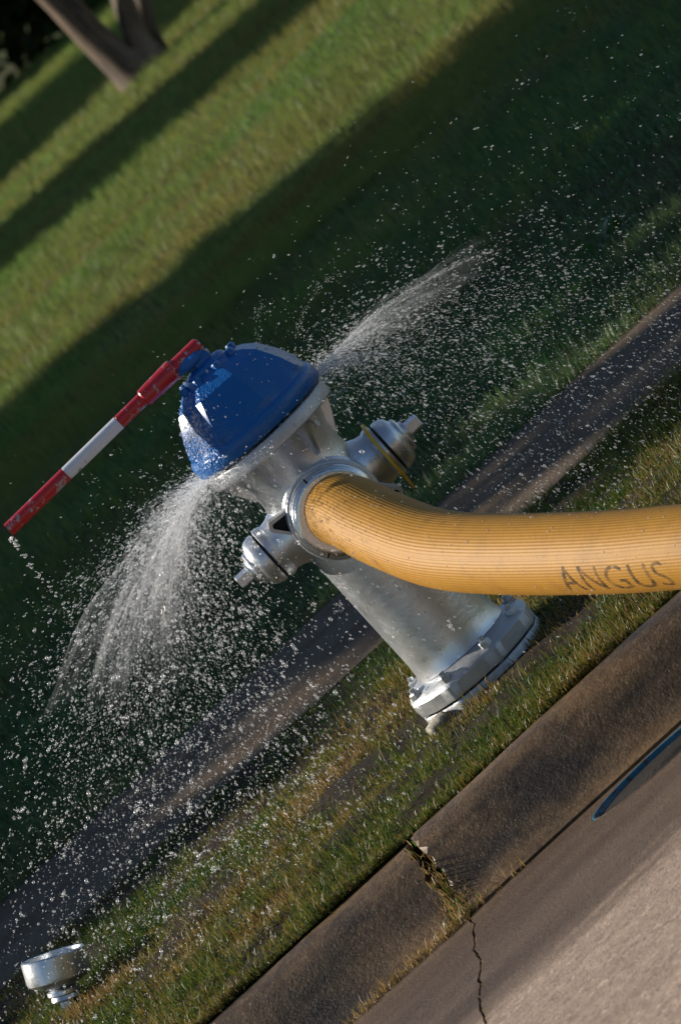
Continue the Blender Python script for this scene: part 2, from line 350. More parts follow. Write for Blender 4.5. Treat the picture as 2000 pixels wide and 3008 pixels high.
# recessed round cover in the gutter pan
UC = Vector((0.160, -1.150)); slope = math.atan((ZG1 - ZG0) / (YG1 - YG0))      # z grows as y falls
zc = ZG0 + (ZG1 - ZG0) * (UC.y - YG0) / (YG1 - YG0)
UR = 0.172; UY = 0.60
cb = bmesh.new(); lathe(cb, [(UR, -0.035), (UR, 0.05)], n=64); bmesh.ops.scale(cb, vec=(1, UY, 1), verts=cb.verts)
cut = bm_obj('cutter', cb, None, None, 0); cut.location = (UC.x, UC.y, zc); cut.rotation_euler = (slope, 0, 0)
bm_ = gr.modifiers.new('hole', 'BOOLEAN'); bm_.object = cut; bm_.operation = 'DIFFERENCE'; bm_.solver = 'EXACT'
dg = bpy.context.evaluated_depsgraph_get(); newme = bpy.data.meshes.new_from_object(gr.evaluated_get(dg))
gr.modifiers.clear(); gr.data = newme; bpy.data.objects.remove(cut)
uc = thing('utility_cover', 'dark round utility cover with blue painted rim sunk in the gutter', 'utility cover', (UC.x, UC.y, zc), (slope, 0, 0)); uc.scale = (1, UY, 1)
RP = [(UR - 0.0015, -0.026), (UR - 0.0015, 0.0005), (UR - 0.004, 0.0015), (UR - 0.008, 0.0005), (UR - 0.010, -0.002), (UR - 0.011, -0.026)]
for nm, a0, a1, mt in (('painted_rim', 12, 192, M['cyan']), ('rim', 192, 372, M['gutter'])):
    bm = bmesh.new(); rows = []
    for i in range(41):
        a = R(a0 + (a1 - a0) * i / 40); rows.append([bm.verts.new((r_ * math.cos(a), r_ * math.sin(a), h_)) for r_, h_ in RP])
    for A_, B_ in zip(rows, rows[1:]):
        for j in range(len(RP) - 1): bm.faces.new((A_[j], A_[j + 1], B_[j + 1], B_[j]))
    bm_obj(nm, bm, mt, uc, 40)
bm = bmesh.new(); lathe(bm, [(UR - 0.0125, -0.034), (UR - 0.0125, -0.010), (UR - 0.02, -0.008), (0.05, -0.008), (0.045, -0.006), (0, -0.006)], n=64); bm_obj('lid', bm, M['iron'], uc, 40)
# road sheet
o = mesh_obj('road', [(X0, -60, -0.070), (X1, -60, -0.070), (X1, YG1 - 0.002, ZG1 + .002), (X0, YG1 - 0.002, ZG1 + .002)], [(0, 1, 2, 3)], M['road'], smooth=0, kind='structure')
tag(o, 'pale worn concrete road surface beside the gutter', 'road')

# sidewalk of slabs
walk = thing('sidewalk', 'wet concrete sidewalk crossing behind the hydrant', 'sidewalk', kind='structure')
for i in range(-10, 11):
    xa, xb = i * 2.4 - 1.38, i * 2.4 + 1.016; bm = bmesh.new()
    prism(bm, [(xa, 1.085), (xb, 1.085), (xb, 2.06), (xa, 2.06)], -0.08, 0.014 + 0.0006 * (i % 3))
    bmesh.ops.bevel(bm, geom=list(bm.edges), offset=0.003, segments=2, affect='EDGES')
    bm_obj('paving_slab', bm, M['walk'], walk, 30)

# ------------------------------------------------------------------ fire hydrant
hy = thing('fire_hydrant', 'silver fire hydrant with blue bonnet, spraying water from its top joint', 'fire hydrant', (0.026, 0, 0))
S, FL = M['silver'], M['flange']
lathe_obj('barrel', [(0.106, 0.075), (0.112, 0.080), (0.108, 0.093), (0.1055, 0.12), (0.1045, 0.40), (0.106, 0.43), (0.112, 0.455), (0.112, 0.50), (0.107, 0.53), (0.104, 0.56), (0.106, 0.60), (0.116, 0.628), (0.122, 0.642)], S, hy, n=72)
# base: lower buried flange and upper breakaway flange, each with eight lobes
def lobes(n, amp, ph=0.0):
    return lambda a, h: amp * max(0, math.cos(n * (a - ph))) ** 3 - amp * 0.3
low = lathe_obj('lower_flange', [(0.153, -0.05), (0.155, 0.016), (0.152, 0.022)], FL, hy, n=128, wob=lobes(8, 0.035, 0.28))
upf = lathe_obj('base_flange', [(0.150, 0.0255), (0.155, 0.028), (0.156, 0.056), (0.152, 0.062), (0.118, 0.078)], FL, hy, n=128, wob=lobes(8, 0.035, 0.28))
for i in range(8):
    a = 0.28 + i * math.pi / 4; p = (0.138 * math.cos(a), 0.138 * math.sin(a), 0)
    bt = lathe_obj('bolt', [(0.0135, 0.064), (0.0135, 0.077), (0.0115, 0.080)], FL, upf, org=p, n=6, phase=a, smooth=30)
    lathe_obj('bolt', [(0.007, 0.020), (0.007, 0.088)], FL, low, org=p, n=12)
# bonnet flange with webs and bolts
bf = lathe_obj('bonnet_flange', [(0.118, 0.638), (0.150, 0.640), (0.1525, 0.643), (0.1525, 0.667), (0.150, 0.671), (0.11, 0.674)], FL, hy, n=72)
for i in range(6):
    a = R(-62 + i * 60); ca, sa = math.cos(a), math.sin(a); bm = bmesh.new()
    prism(bm, [(0.098, 0.565), (0.110, 0.575), (0.126, 0.605), (0.138, 0.630), (0.142, 0.645), (0.10, 0.645)], -0.006, 0.006, lambda p, h: (p[0] * ca - h * sa, p[0] * sa + h * ca, p[1]))
    bmesh.ops.bevel(bm, geom=list(bm.edges), offset=0.002, segments=2, affect='EDGES')
    bm_obj('gusset', bm, S, bf, 40)
for i in range(12):
    a = R(-47 + i * 30)
    if i % 2 == 1: continue
    for da in (-0.02, ):
        p = (0.130 * math.cos(a + da), 0.130 * math.sin(a + da), 0)
        lathe_obj('bolt', [(0.010, 0.629), (0.012, 0.632), (0.012, 0.6435)], FL, bf, org=p, n=6, phase=a, smooth=30)
        lathe_obj('bolt', [(0.006, 0.615), (0.006, 0.634)], FL, bf, org=p, n=10)
# bonnet: faceted blue dome over a round rim
B = M['blue']; NF = 8; ph = R(-97 - 22.5)
bon = lathe_obj('bonnet', [(0.140, 0.676), (0.1555, 0.678), (0.159, 0.683), (0.159, 0.708), (0.155, 0.714), (0.150, 0.717), (0.146, 0.720)], B, hy, n=96, smooth=40)
bm = bmesh.new()
def facet(a, h):
    f = max(0.0, min(1.0, (h - 0.716) / 0.014)); w_ = (a - ph) % (2 * math.pi / NF) - math.pi / NF
    return f * (math.cos(math.pi / NF) / math.cos(w_) - 1)
lathe(bm, [(0.152, 0.710), (0.152, 0.718), (0.1545, 0.731), (0.139, 0.765), (0.112, 0.806), (0.088, 0.824), (0.058, 0.838), (0.046, 0.842)], n=NF * 8, phase=ph, wob=facet)
bm_obj('dome', bm, B, bon, 14)
lathe_obj('collar', [(0.050, 0.834), (0.047, 0.846), (0.040, 0.851), (0.034, 0.852)], B, bon, n=32)
nutb = lathe_obj('operating_nut', [(0.030, 0.848), (0.031, 0.850), (0.031, 0.8655), (0.029, 0.868)], B, bon, n=5, phase=0.5, bevel=0.002)
for a in (-75, -118, -160, -35, 20, 80, 150):
    p = (0.068 * math.cos(R(a)), 0.068 * math.sin(R(a)), 0)
    lathe_obj('bolt', [(0.010, 0.828), (0.010, 0.840), (0.008, 0.843)], B, bon, org=p, n=6, bevel=0.001)
# side nozzles with caps
ZN = 0.475
def side(axis, ox):
    nz = lathe_obj('side_nozzle', [(0.082, 0.05), (0.076, 0.085), (0.066, 0.105), (0.0585, 0.122), (0.056, 0.136), (0.059, 0.141), (0.0605, 0.147), (0.0605, 0.1555), (0.056, 0.158)], S, hy, axis, (0, 0, ZN), 56)
    lathe_obj('gasket', [(0.053, 0.157), (0.053, 0.1625)], M['black'], nz, axis, (0, 0, ZN), 40)
    cp = lathe_obj('nozzle_cap', [(0.054, 0.162), (0.0575, 0.1635), (0.0580, 0.170), (0.0545, 0.183), (0.050, 0.190), (0.041, 0.194), (0.039, 0.196), (0.0385, 0.202), (0.034, 0.205), (0.027, 0.206), (0.0245, 0.208), (0.024, 0.213), (0.016, 0.2145)], S, hy, axis, (0, 0, ZN), 56)
    lathe_obj('cap_nut', [(0.0165, 0.2125), (0.0155, 0.242), (0.0135, 0.244)], S, cp, axis, (0, 0, ZN), 5, 0.3, bevel=0.0012)
side('-x', 0); side('x', 0)
# pumper nozzle facing the street with its hose adapter
lathe_obj('pumper_nozzle', [(0.102, 0.045), (0.099, 0.09), (0.090, 0.110), (0.084, 0.125), (0.083, 0.150)], S, hy, '-y', (0, 0, ZN), 72)
ad = lathe_obj('hose_adapter', [(0.088, 0.140), (0.098, 0.142), (0.1005, 0.147), (0.1005, 0.164), (0.098, 0.169), (0.0935, 0.171), (0.0925, 0.176), (0.0915, 0.178)], FL, hy, '-y', (0, 0, ZN), 96)
for ang in (153, -27):                                # two coupling lugs, each a triangular pocket
    lug = bmesh.new(); ca, sa = math.cos(R(ang)), math.sin(R(ang))
    def fr(p, h, ca=ca, sa=sa): return (p[0] * ca - p[1] * sa, -h, ZN + p[0] * sa + p[1] * ca)
    T = [(0.096, -0.026), (0.136, -0.010), (0.138, 0.004), (0.134, 0.010), (0.096, 0.026)]; t = [(0.099, -0.018), (0.129, -0.005), (0.130, 0.002), (0.127, 0.005), (0.099, 0.018)]
    n_ = len(T)
    Of, If, Ob, Ib = ([lug.verts.new(fr(p, h)) for p in q] for q, h in ((T, 0.163), (t, 0.163), (T, 0.118), (t, 0.128)))
    for i in range(n_):
        j = (i + 1) % n_
        lug.faces.new((Of[i], Of[j], If[j], If[i])); lug.faces.new((Of[i], Ob[i], Ob[j], Of[j])); lug.faces.new((If[i], If[j], Ib[j], Ib[i]))
    lug.faces.new(Ob[::-1]); lug.faces.new(Ib)
    lo_ = bm_obj('coupling_lug', lug, FL, ad, 30)
    pk = bmesh.new(); prism(pk, [(a * 0.998, b * 0.94) for a, b in t], 0.1285, 0.150, fr); bm_obj('pocket_shade', pk, M['black'], lo_, 30)  # black filler stands in for the shade deep in the pocket

# ------------------------------------------------------------------ hydrant wrench
wl = Vector((-0.483, 0, 0.866)); wr = Vector((0.046, 0, 0.884)); wd = (wr - wl).normalized()
wt = thing('hydrant_wrench', 'red and white painted hydrant wrench lying across the blue bonnet', 'wrench', tuple(wl), (0, -math.atan2(wd.z, wd.x), 0))
def band(name, x0, x1, r, mat, r1=None, parent=wt, n=32, ends=0.0015):
    r1 = r1 or r
    return lathe_obj(name, [(r - ends, x0), (r, x0 + ends), (r1, x1 - ends), (r1 - ends, x1)], mat, parent, 'x', (0, 0, 0), n)
# hollow tube end
hb = bmesh.new(); lathe(hb, [(0.0125, 0.03), (0.0125, 0.0), (0.0148, 0.0), (0.0150, 0.160)], 'x', n=32); bm_obj('handle_band', hb, M['red'], wt, 40)['label'] = 'red painted end of the handle'
band('handle_band', 0.1602, 0.3075, 0.0150, M['white'])['label'] = 'white painted middle of the handle'
band('handle_band', 0.3077, 0.388, 0.0148, M['red'])['label'] = 'red chipped band of the handle'
band('socket', 0.374, 0.462, 0.0195, M['red'], 0.0225, ends=0.003)
band('head', 0.455, 0.534, 0.017, M['red'], 0.0165, ends=0.006)
hk = bmesh.new(); lathe(hk, [(0.034, -0.020), (0.036, -0.017), (0.036, -0.008), (0.030, -0.003), (0.016, 0.001)], 'z', (0.492, 0, 0.0), 24); bm_obj('head_ring', hk, M['blue'], wt, 40)

# ------------------------------------------------------------------ yellow marker ring hanging on the right nozzle
bm = bmesh.new(); ro, ri, th = 0.083, 0.061, 0.0028; n_ = 64; rings = []
for r_, h_ in ((ro, -th), (ro, th), (ri, th), (ri, -th)):
    rings.append([bm.verts.new((h_ + 0.0012 * math.sin(a * 2), r_ * math.cos(a), r_ * math.sin(a))) for a in [2 * math.pi * i / n_ for i in range(n_)]])
for q in range(4):
    A_, B_ = rings[q], rings[(q + 1) % 4]
    for i in range(n_): bm.faces.new((A_[i], A_[(i + 1) % n_], B_[(i + 1) % n_], B_[i]))
yr = bm_obj('marker_ring', bm, M['yellow'], None, 30); yr.location = (0.026 + 0.1485, -0.002, 0.462); yr.rotation_euler = (0, R(2), R(-2.5))
tag(yr, 'thin yellow plastic ring hanging on the hydrant\'s right side nozzle', 'ring')

# ------------------------------------------------------------------ hose
HP = [(0.026, -0.165, 0.475), (0.032, -0.205, 0.4735), (0.046, -0.27, 0.460), (0.070, -0.39, 0.413), (0.115, -0.57, 0.350), (0.182, -0.75, 0.300), (0.298, -1.0, 0.232), (0.412, -1.22, 0.172), (0.56, -1.45, 0.105), (0.80, -1.70, 0.045), (1.2, -1.98, 0.010), (2.2, -2.35, 0.0065), (4.0, -2.6, 0.0065), (9.0, -2.9, 0.0065)]
def catmull(P, per=14):
    P = [Vector(p) for p in P]; P = [2 * P[0] - P[1]] + P + [2 * P[-1] - P[-2]]; out = []
    for i in range(1, len(P) - 2):
        p0, p1, p2, p3 = P[i - 1:i + 3]
        for j in range(per):
            t = j / per
            out.append(0.5 * ((2 * p1) + (-p0 + p2) * t + (2 * p0 - 5 * p1 + 4 * p2 - p3) * t * t + (-p0 + 3 * p1 - 3 * p2 + p3) * t ** 3))
    out.append(P[-2]); return out
path = catmull(HP); HR = 0.0755
hose = thing('fire_hose', 'thick yellow ribbed fire hose curving from the hydrant to the road', 'fire hose', tuple(HP[0]))
frames = []; nrm = Vector((0, 0, 1)); s_len = [0.0]
for i, p in enumerate(path):
    T_ = (path[min(i + 1, len(path) - 1)] - path[max(i - 1, 0)]).normalized()
    nrm = (nrm - T_ * nrm.dot(T_)).normalized(); frames.append((T_, nrm.copy(), T_.cross(nrm)))
    if i: s_len.append(s_len[-1] + (p - path[i - 1]).length)
NS = 300; vv = []; ff = []
for i, p in enumerate(path):
    T_, a_, b_ = frames[i]
    f = 0.93 + 0.07 * min(1, s_len[i] / 0.16)
    for j in range(NS):
        th_ = 2 * math.pi * j / NS; rr = HR * f + (0.0, 0.0003, 0.0003, -0.0004)[j % 4]
        vv.append(p + (a_ * math.cos(th_) + b_ * math.sin(th_)) * rr - Vector(HP[0]))
for i in range(len(path) - 1):
    for j in range(NS): ff.append((i * NS + j, i * NS + (j + 1) % NS, (i + 1) * NS + (j + 1) % NS, (i + 1) * NS + j))
hj = mesh_obj('jacket', vv, ff, M['hose'], hose, smooth=180)
cpl = lathe_obj('coupling', [(0.078, 0.150), (0.0915, 0.172), (0.0925, 0.178), (0.0915, 0.190), (0.0885, 0.195), (0.086, 0.1965), (0.0845, 0.204), (0.082, 0.2055), (0.076, 0.2055)], M['bright'], hose, '-y', (0.026 - HP[0][0], -HP[0][1], ZN - HP[0][2]), 96)
for ang in (95, 215, 335):                            # clamp segments meet in dark slots
    bm = bmesh.new(); ca, sa = math.cos(R(ang)), math.sin(R(ang))
    prism(bm, [(0.0835, -0.002), (0.093, -0.002), (0.093, 0.002), (0.0835, 0.002)], 0.182, 0.2062, lambda p, h: (p[0] * ca - p[1] * sa, -h - HP[0][1], p[0] * sa + p[1] * ca))
    bm_obj('clamp_slot', bm, M['black'], cpl, 0)
# stencilled word on the jacket
cu = bpy.data.curves.new('lettering', 'FONT'); cu.body = 'ANGUS'; cu.size = 1.0; cu.space_character = 1.12; cu.offset = -0.006
to = bpy.data.objects.new('lettering_text', cu); C.objects.link(to)
bpy.context.view_layer.update(); dg = bpy.context.evaluated_depsgraph_get(); tme = bpy.data.meshes.new_from_object(to.evaluated_get(dg)); bpy.data.objects.remove(to)
bm = bmesh.new(); bm.from_mesh(tme); bmesh.ops.triangulate(bm, faces=bm.faces)
for _ in range(2): bmesh.ops.subdivide_edges(bm, edges=[e for e in bm.edges if e.calc_length() > 0.12], cuts=1, use_grid_fill=False); bmesh.ops.triangulate(bm, faces=bm.faces)
txs = [v.co.x for v in bm.verts]; tx0, tx1 = min(txs), max(txs)
def hose_at(s):
    i = max(0, min(len(s_len) - 2, int(np.searchsorted(s_len, s)) - 1)); t = (s - s_len[i]) / (s_len[i + 1] - s_len[i])
    T_, a_, b_ = (frames[i][q].lerp(frames[i + 1][q], t) for q in range(3)); return path[i].lerp(path[i + 1], t), T_, a_, b_
def s_near(x): return float(np.interp(x, [p.x for p in path], s_len))
SA, SB = s_near(0.306), s_near(0.444)
sc_t = (SB - SA) / (tx1 - tx0); LH = 0.058
for v in bm.verts:
    s = SA + (v.co.x - tx0) * sc_t; p, T_, a_, b_ = hose_at(s)
    nv = (CAM - p); nv = (nv - T_ * nv.dot(T_)).normalized(); dn = T_.cross(nv)            # dn: round the hose
    if dn.dot(cy) > 0: dn = -dn                                                            # towards the lower edge as seen from the street
    ang = R(60) - v.co.y / 0.70 * (LH / HR)
    v.co = p + (nv * math.cos(ang) + dn * math.sin(ang)) * (HR + 0.0013) - Vector(HP[0])
lt = bm_obj('lettering', bm, M['ink'], hose, 0); lt['label'] = 'faded black stencilled word ANGUS'

# ------------------------------------------------------------------ removed pumper cap lying on the verge
cp = thing('loose_nozzle_cap', 'loose silver nozzle cap resting nut-down on the grassy verge', 'nozzle cap', (-1.085, 0.33, 0.006), (R(-6), R(25), 0))
sh = lathe_obj('shell', [(0.022, 0.052), (0.045, 0.058), (0.062, 0.066), (0.069, 0.072), (0.0705, 0.080), (0.0695, 0.122), (0.0665, 0.125), (0.061, 0.124), (0.059, 0.088), (0.0, 0.082)], S, cp, n=56)
lathe_obj('stem', [(0.0, 0.022), (0.028, 0.024), (0.032, 0.028), (0.030, 0.036), (0.036, 0.040), (0.036, 0.048), (0.026, 0.053)], S, cp, n=40)
lathe_obj('cap_nut', [(0.015, -0.012), (0.018, -0.008), (0.0195, 0.024)], S, cp, n=5, bevel=0.0015)

# concrete lump by the base
bm = bmesh.new(); bmesh.ops.create_icosphere(bm, subdivisions=3, radius=1)
for v in bm.verts:
    c_ = v.co; kx = max(abs(c_.x), abs(c_.y), abs(c_.z)); c_ *= 0.55 + 0.45 / kx * 0.8
    c_ += Vector((math.sin(c_.y * 7 + 1), math.sin(c_.z * 6 + 2), math.sin(c_.x * 8))) * 0.07
    v.co = Vector((c_.x * 0.030, c_.y * 0.025, c_.z * 0.017))
o = bm_obj('concrete_lump', bm, M['chunk'], None, 35); o.location = (-0.112, -0.115, 0.010); o.rotation_euler = (0.1, -0.15, 0.3)
tag(o, 'small pale concrete lump against the left foot of the hydrant', 'concrete lump')

# ------------------------------------------------------------------ grass
def set_rnd(me, rnd):
    a = me.attributes.new('rnd', 'FLOAT', 'POINT'); a.data.foreach_set('value', np.ascontiguousarray(rnd, dtype=np.float32))
def raw_mesh(name, co, tris_idx, per, mat, rnd, smooth=False):
    """co (n,3), tris_idx (t,3)"""
    me = bpy.data.meshes.new(name); nvt = len(co); nt_ = len(tris_idx)
    me.vertices.add(nvt); me.vertices.foreach_set('co', np.ascontiguousarray(co, dtype=np.float32).ravel())
    me.loops.add(nt_ * 3); me.loops.foreach_set('vertex_index', np.ascontiguousarray(tris_idx, dtype=np.int32).ravel())
    me.polygons.add(nt_); me.polygons.foreach_set('loop_start', np.arange(0, nt_ * 3, 3, dtype=np.int32))
    me.update(calc_edges=True); me.validate()
    if smooth: me.shade_smooth()
    if rnd is not None: set_rnd(me, rnd)
    me.materials.append(mat); return me
def blades(name, pos, hgt, wid, mat, rnd, lean=0.6, parent=None):
    n = len(pos); az = rng.uniform(0, 2 * np.pi, n); fa = az + rng.normal(0, 0.5, n) + np.pi / 2
    ln = np.abs(rng.normal(0, lean, n)); d = np.stack([np.cos(az), np.sin(az), np.zeros(n)], 1); s = np.stack([np.cos(fa), np.sin(fa), np.zeros(n)], 1)
    up_ = np.array([0, 0, 1.0])
    h = hgt[:, None]; wv = s * (wid[:, None] / 2)
    c1 = np.cos(ln * 0.5)[:, None]; s1 = np.sin(ln * 0.5)[:, None]; c2 = np.cos(np.minimum(ln * 1.5, 1.9))[:, None]; s2 = np.sin(np.minimum(ln * 1.5, 1.9))[:, None]
    mid = pos + (up_ * c1 + d * s1) * h * 0.55; tip = mid + (up_ * c2 + d * s2) * h * 0.45
    co = np.stack([pos - wv, pos + wv, mid - wv * 0.75, mid + wv * 0.75, tip], 1).reshape(-1, 3)
    b = (np.arange(n) * 5)[:, None, None]; T = np.array([[0, 1, 3], [0, 3, 2], [2, 3, 4]])[None]
    me = raw_mesh(name, co, (b + T).reshape(-1, 3), 5, mat, np.repeat(rnd, 5))
    o = bpy.data.objects.new(name, me); C.objects.link(o)
    if parent: o.parent = parent
    return o
def simple_blades(name, pos, hgt, wid, mat, rnd, lean=0.5):
    n = len(pos); az = rng.uniform(0, 2 * np.pi, n); s = np.stack([np.cos(az), np.sin(az), np.zeros(n)], 1)
    az2 = rng.uniform(0, 2 * np.pi, n); ln = np.abs(rng.normal(0, lean, n)); d = np.stack([np.cos(az2) * np.sin(ln), np.sin(az2) * np.sin(ln), np.cos(ln)], 1)
    wv = s * (wid[:, None] / 2); co = np.stack([pos - wv, pos + wv, pos + d * hgt[:, None]], 1).reshape(-1, 3)
    me = raw_mesh(name, co, np.arange(n * 3).reshape(-1, 3), 3, mat, np.repeat(rnd, 3))
    o = bpy.data.objects.new(name, me); C.objects.link(o); return o
def vnoise(x, y, scale, seed):
    r = np.random.default_rng(seed); G = r.uniform(0, 1, (64, 64)); fx, fy = x * scale + 500, y * scale + 500
    ix, iy = np.floor(fx).astype(int), np.floor(fy).astype(int); tx, ty = fx - ix, fy - iy; tx = tx * tx * (3 - 2 * tx); ty = ty * ty * (3 - 2 * ty)
    g = lambda a, b: G[a % 64, b % 64]
    return (g(ix, iy) * (1 - tx) + g(ix + 1, iy) * tx) * (1 - ty) + (g(ix, iy + 1) * (1 - tx) + g(ix + 1, iy + 1) * tx) * ty
# verge
n = 380000; x = rng.uniform(-1.9, 2.1, n); y = np.where(rng.uniform(0, 1, n) < 0.03, rng.uniform(KB - 0.004, KB + 0.02, n), rng.uniform(KB + 0.004, 1.075, n))
d1 = 0.6 * vnoise(x, y, 3.2, 1) + 0.4 * vnoise(x, y, 11, 2); hyd = np.hypot(x - 0.026, y)
dens = np.clip((d1 - 0.24) * 5, 0.26, 1) * np.where(hyd < 0.24, 0.35 + 0.5 * (d1 > 0.5), 1) * np.where(y < -0.35, 1.25, 0.9) * np.where(x < -0.25, 1.15, 0.92)
keep = (rng.uniform(0, 1.25, n) < dens) & (hyd > 0.163); x, y, d1 = x[keep], y[keep], d1[keep]; n = len(x)
hg = (0.008 + 0.036 * rng.beta(2, 3, n)) * (0.30 + 0.6 * d1 + 1.1 * vnoise(x, y, 17, 6) ** 1.5) * np.where(x > 0.5, 1.25, 1.0)
tone = np.clip(0.17 + 0.78 * vnoise(x, y, 5, 5) + rng.normal(0, 0.22, n) - 0.22 * (y > 0.35), 0, 1)
o = blades('verge_grass', np.stack([x, y, np.full(n, 0.004)], 1), hg, rng.uniform(0.0013, 0.0032, n), M['verge'], tone, 1.25)
tag(o, 'short patchy green and straw coloured grass on the verge', 'grass', kind='stuff')
# lawn close behind the sidewalk
n = 190000; y = 2.03 + 7.5 * rng.uniform(0, 1, n) ** 1.25; x = rng.uniform(-2.2, 3.2, n)
d1 = 0.6 * vnoise(x, y, 1.6, 8) + 0.4 * vnoise(x, y, 6, 9); keep = rng.uniform(0, 1, n) < np.clip((d1 - 0.2) * 3, 0.15, 1); x, y, d1 = x[keep], y[keep], d1[keep]; n = len(x)
tone = np.clip(rng.uniform(0, 0.75, n) + 0.35 * (rng.uniform(0, 1, n) < 0.1) + 0.35 * np.exp(-(y - 2.05) * 3) , 0, 1)
o = blades('lawn_grass', np.stack([x, y, np.zeros(n)], 1), (0.022 + 0.045 * rng.beta(2, 2.5, n)) * (0.5 + d1), rng.uniform(0.0025, 0.005, n), M['grass'], tone, 0.7)
tag(o, 'wet lawn grass behind the sidewalk, tree shade put into its dark green', 'grass', kind='stuff')
n = 300000; y = 5.2 + 40 * rng.uniform(0, 1, n) ** 1.6; y = np.where((y < 8.3) & (rng.uniform(0, 1, n) > (y - 4.8) / 3.5), y + 4.0, y); x = -1.6 + rng.uniform(0, 1, n) * (5.6 + (y - 8) * 0.12)
wd_ = 0.0035 + 0.00028 * np.maximum(y - 8, 0); cl_ = 0.5 * vnoise(x, y, 1.7, 41) + 0.5 * vnoise(x, y, 5.5, 42)
o = simple_blades('far_lawn_grass', np.stack([x, y, np.zeros(n)], 1), rng.uniform(0.03, 0.075, n) * (0.45 + 1.2 * cl_) * (1 + (y - 8) * 0.008), wd_ * rng.uniform(0.7, 1.6, n), M['grassfar'], np.clip(0.7 * rng.uniform(0, 1, n) + 0.5 * (vnoise(x, y, 2.2, 43) - 0.2), 0, 1), 0.55)
tag(o, 'sunlit and shadow striped grass of the far lawn', 'grass', kind='stuff')
# dry grass and moss in the kerb joint and along the foot of the kerb
pts = []
for i in range(560):
    t = rng.beta(3.2, 1.2) if i % 2 else rng.uniform(0.5, 1); j = min(len(KP) - 2, 2 + t * 9.4); a = KP[int(j)]; b = KP[int(j) + 1]; f = j - int(j)
    pts.append((CRX + crack(t) + rng.normal(0, 0.006 + 0.016 * t), a[0] + (b[0] - a[0]) * f, a[1] + (b[1] - a[1]) * f - 0.002))
for i in range(500):
    u_ = abs(rng.normal(0, 0.33)); pts.append((CRX - 0.01 - u_ * 0.62 + (0.14 if i % 4 == 0 else 0), YG0 + rng.normal(0.004, 0.010) - 0.01 * (u_ < .12), ZG0))
for i in range(260):
    t = rng.uniform(0, 1); pts.append((CRX + gcrack(t) + rng.normal(0, 0.004), YG0 + (YG1 - YG0) * t, ZG0 + (ZG1 - ZG0) * t - 0.008))
pts = np.array(pts); n = len(pts)
o = blades('joint_grass', pts, rng.uniform(0.010, 0.034, n) * np.where(np.arange(n) >= 1060, 0.45, 1), rng.uniform(0.0015, 0.003, n), M['straw'], rng.uniform(0, 1, n), 1.1)
tag(o, 'dry straw coloured grass growing in the cracked kerb joint', 'dry grass', kind='stuff')
gi = rng.choice(np.arange(560), 130); o = blades('joint_weed', pts[gi] + rng.normal(0, 0.004, (130, 3)), rng.uniform(0.010, 0.028, 130), rng.uniform(0.002, 0.004, 130), M['weed'], rng.uniform(0, 1, 130), 0.9)
tag(o, 'small green shoots in the cracked kerb joint', 'weed', kind='stuff')
# broad leaved weeds at the lawn's edge
def weed(loc, sz, nl, label, seed):
    r = random.Random(seed); t = thing('weed', label, 'weed', loc, group='broad leaved weeds on the lawn')
    bm = bmesh.new()
    for i in range(nl):
        az = r.uniform(0, 6.28); el = r.uniform(0.25, 1.2); L = sz * r.uniform(0.5, 1); W = L * r.uniform(0.28, 0.4); base = Vector((r.uniform(-1, 1), r.uniform(-1, 1), 0)) * sz * 0.5
        d = Vector((math.cos(az) * math.cos(el), math.sin(az) * math.cos(el), math.sin(el))); s = Vector((-math.sin(az), math.cos(az), 0)); q = []
        for f, wd2, dr in ((0.1, 0.06, 0), (0.4, 0.8, 0), (0.65, 1, -0.05), (0.88, 0.6, -0.14), (1.0, 0.02, -0.22)):
            c = base + d * L * f + Vector((0, 0, dr * L)); q.append((bm.verts.new(c - s * W * wd2 / 2), bm.verts.new(c + s * W * wd2 / 2)))
        for a, b in zip(q, q[1:]): bm.faces.new((a[0], a[1], b[1], b[0]))
    o = bm_obj('leaves', bm, M['weed'], t, 180); set_rnd(o.data, np.repeat(np.array([r.random() for _ in range(nl)]), 10))
weed((1.05, 3.55, 0), 0.10, 22, 'tallest bright green leafy weed on the shaded lawn at right', 1)
weed((0.88, 3.05, 0), 0.075, 16, 'low round-leaved weed just in front of the tallest weed', 2)
weed((0.60, 3.1, 0), 0.06, 12, 'small leafy weed left of the other lawn weeds', 3)

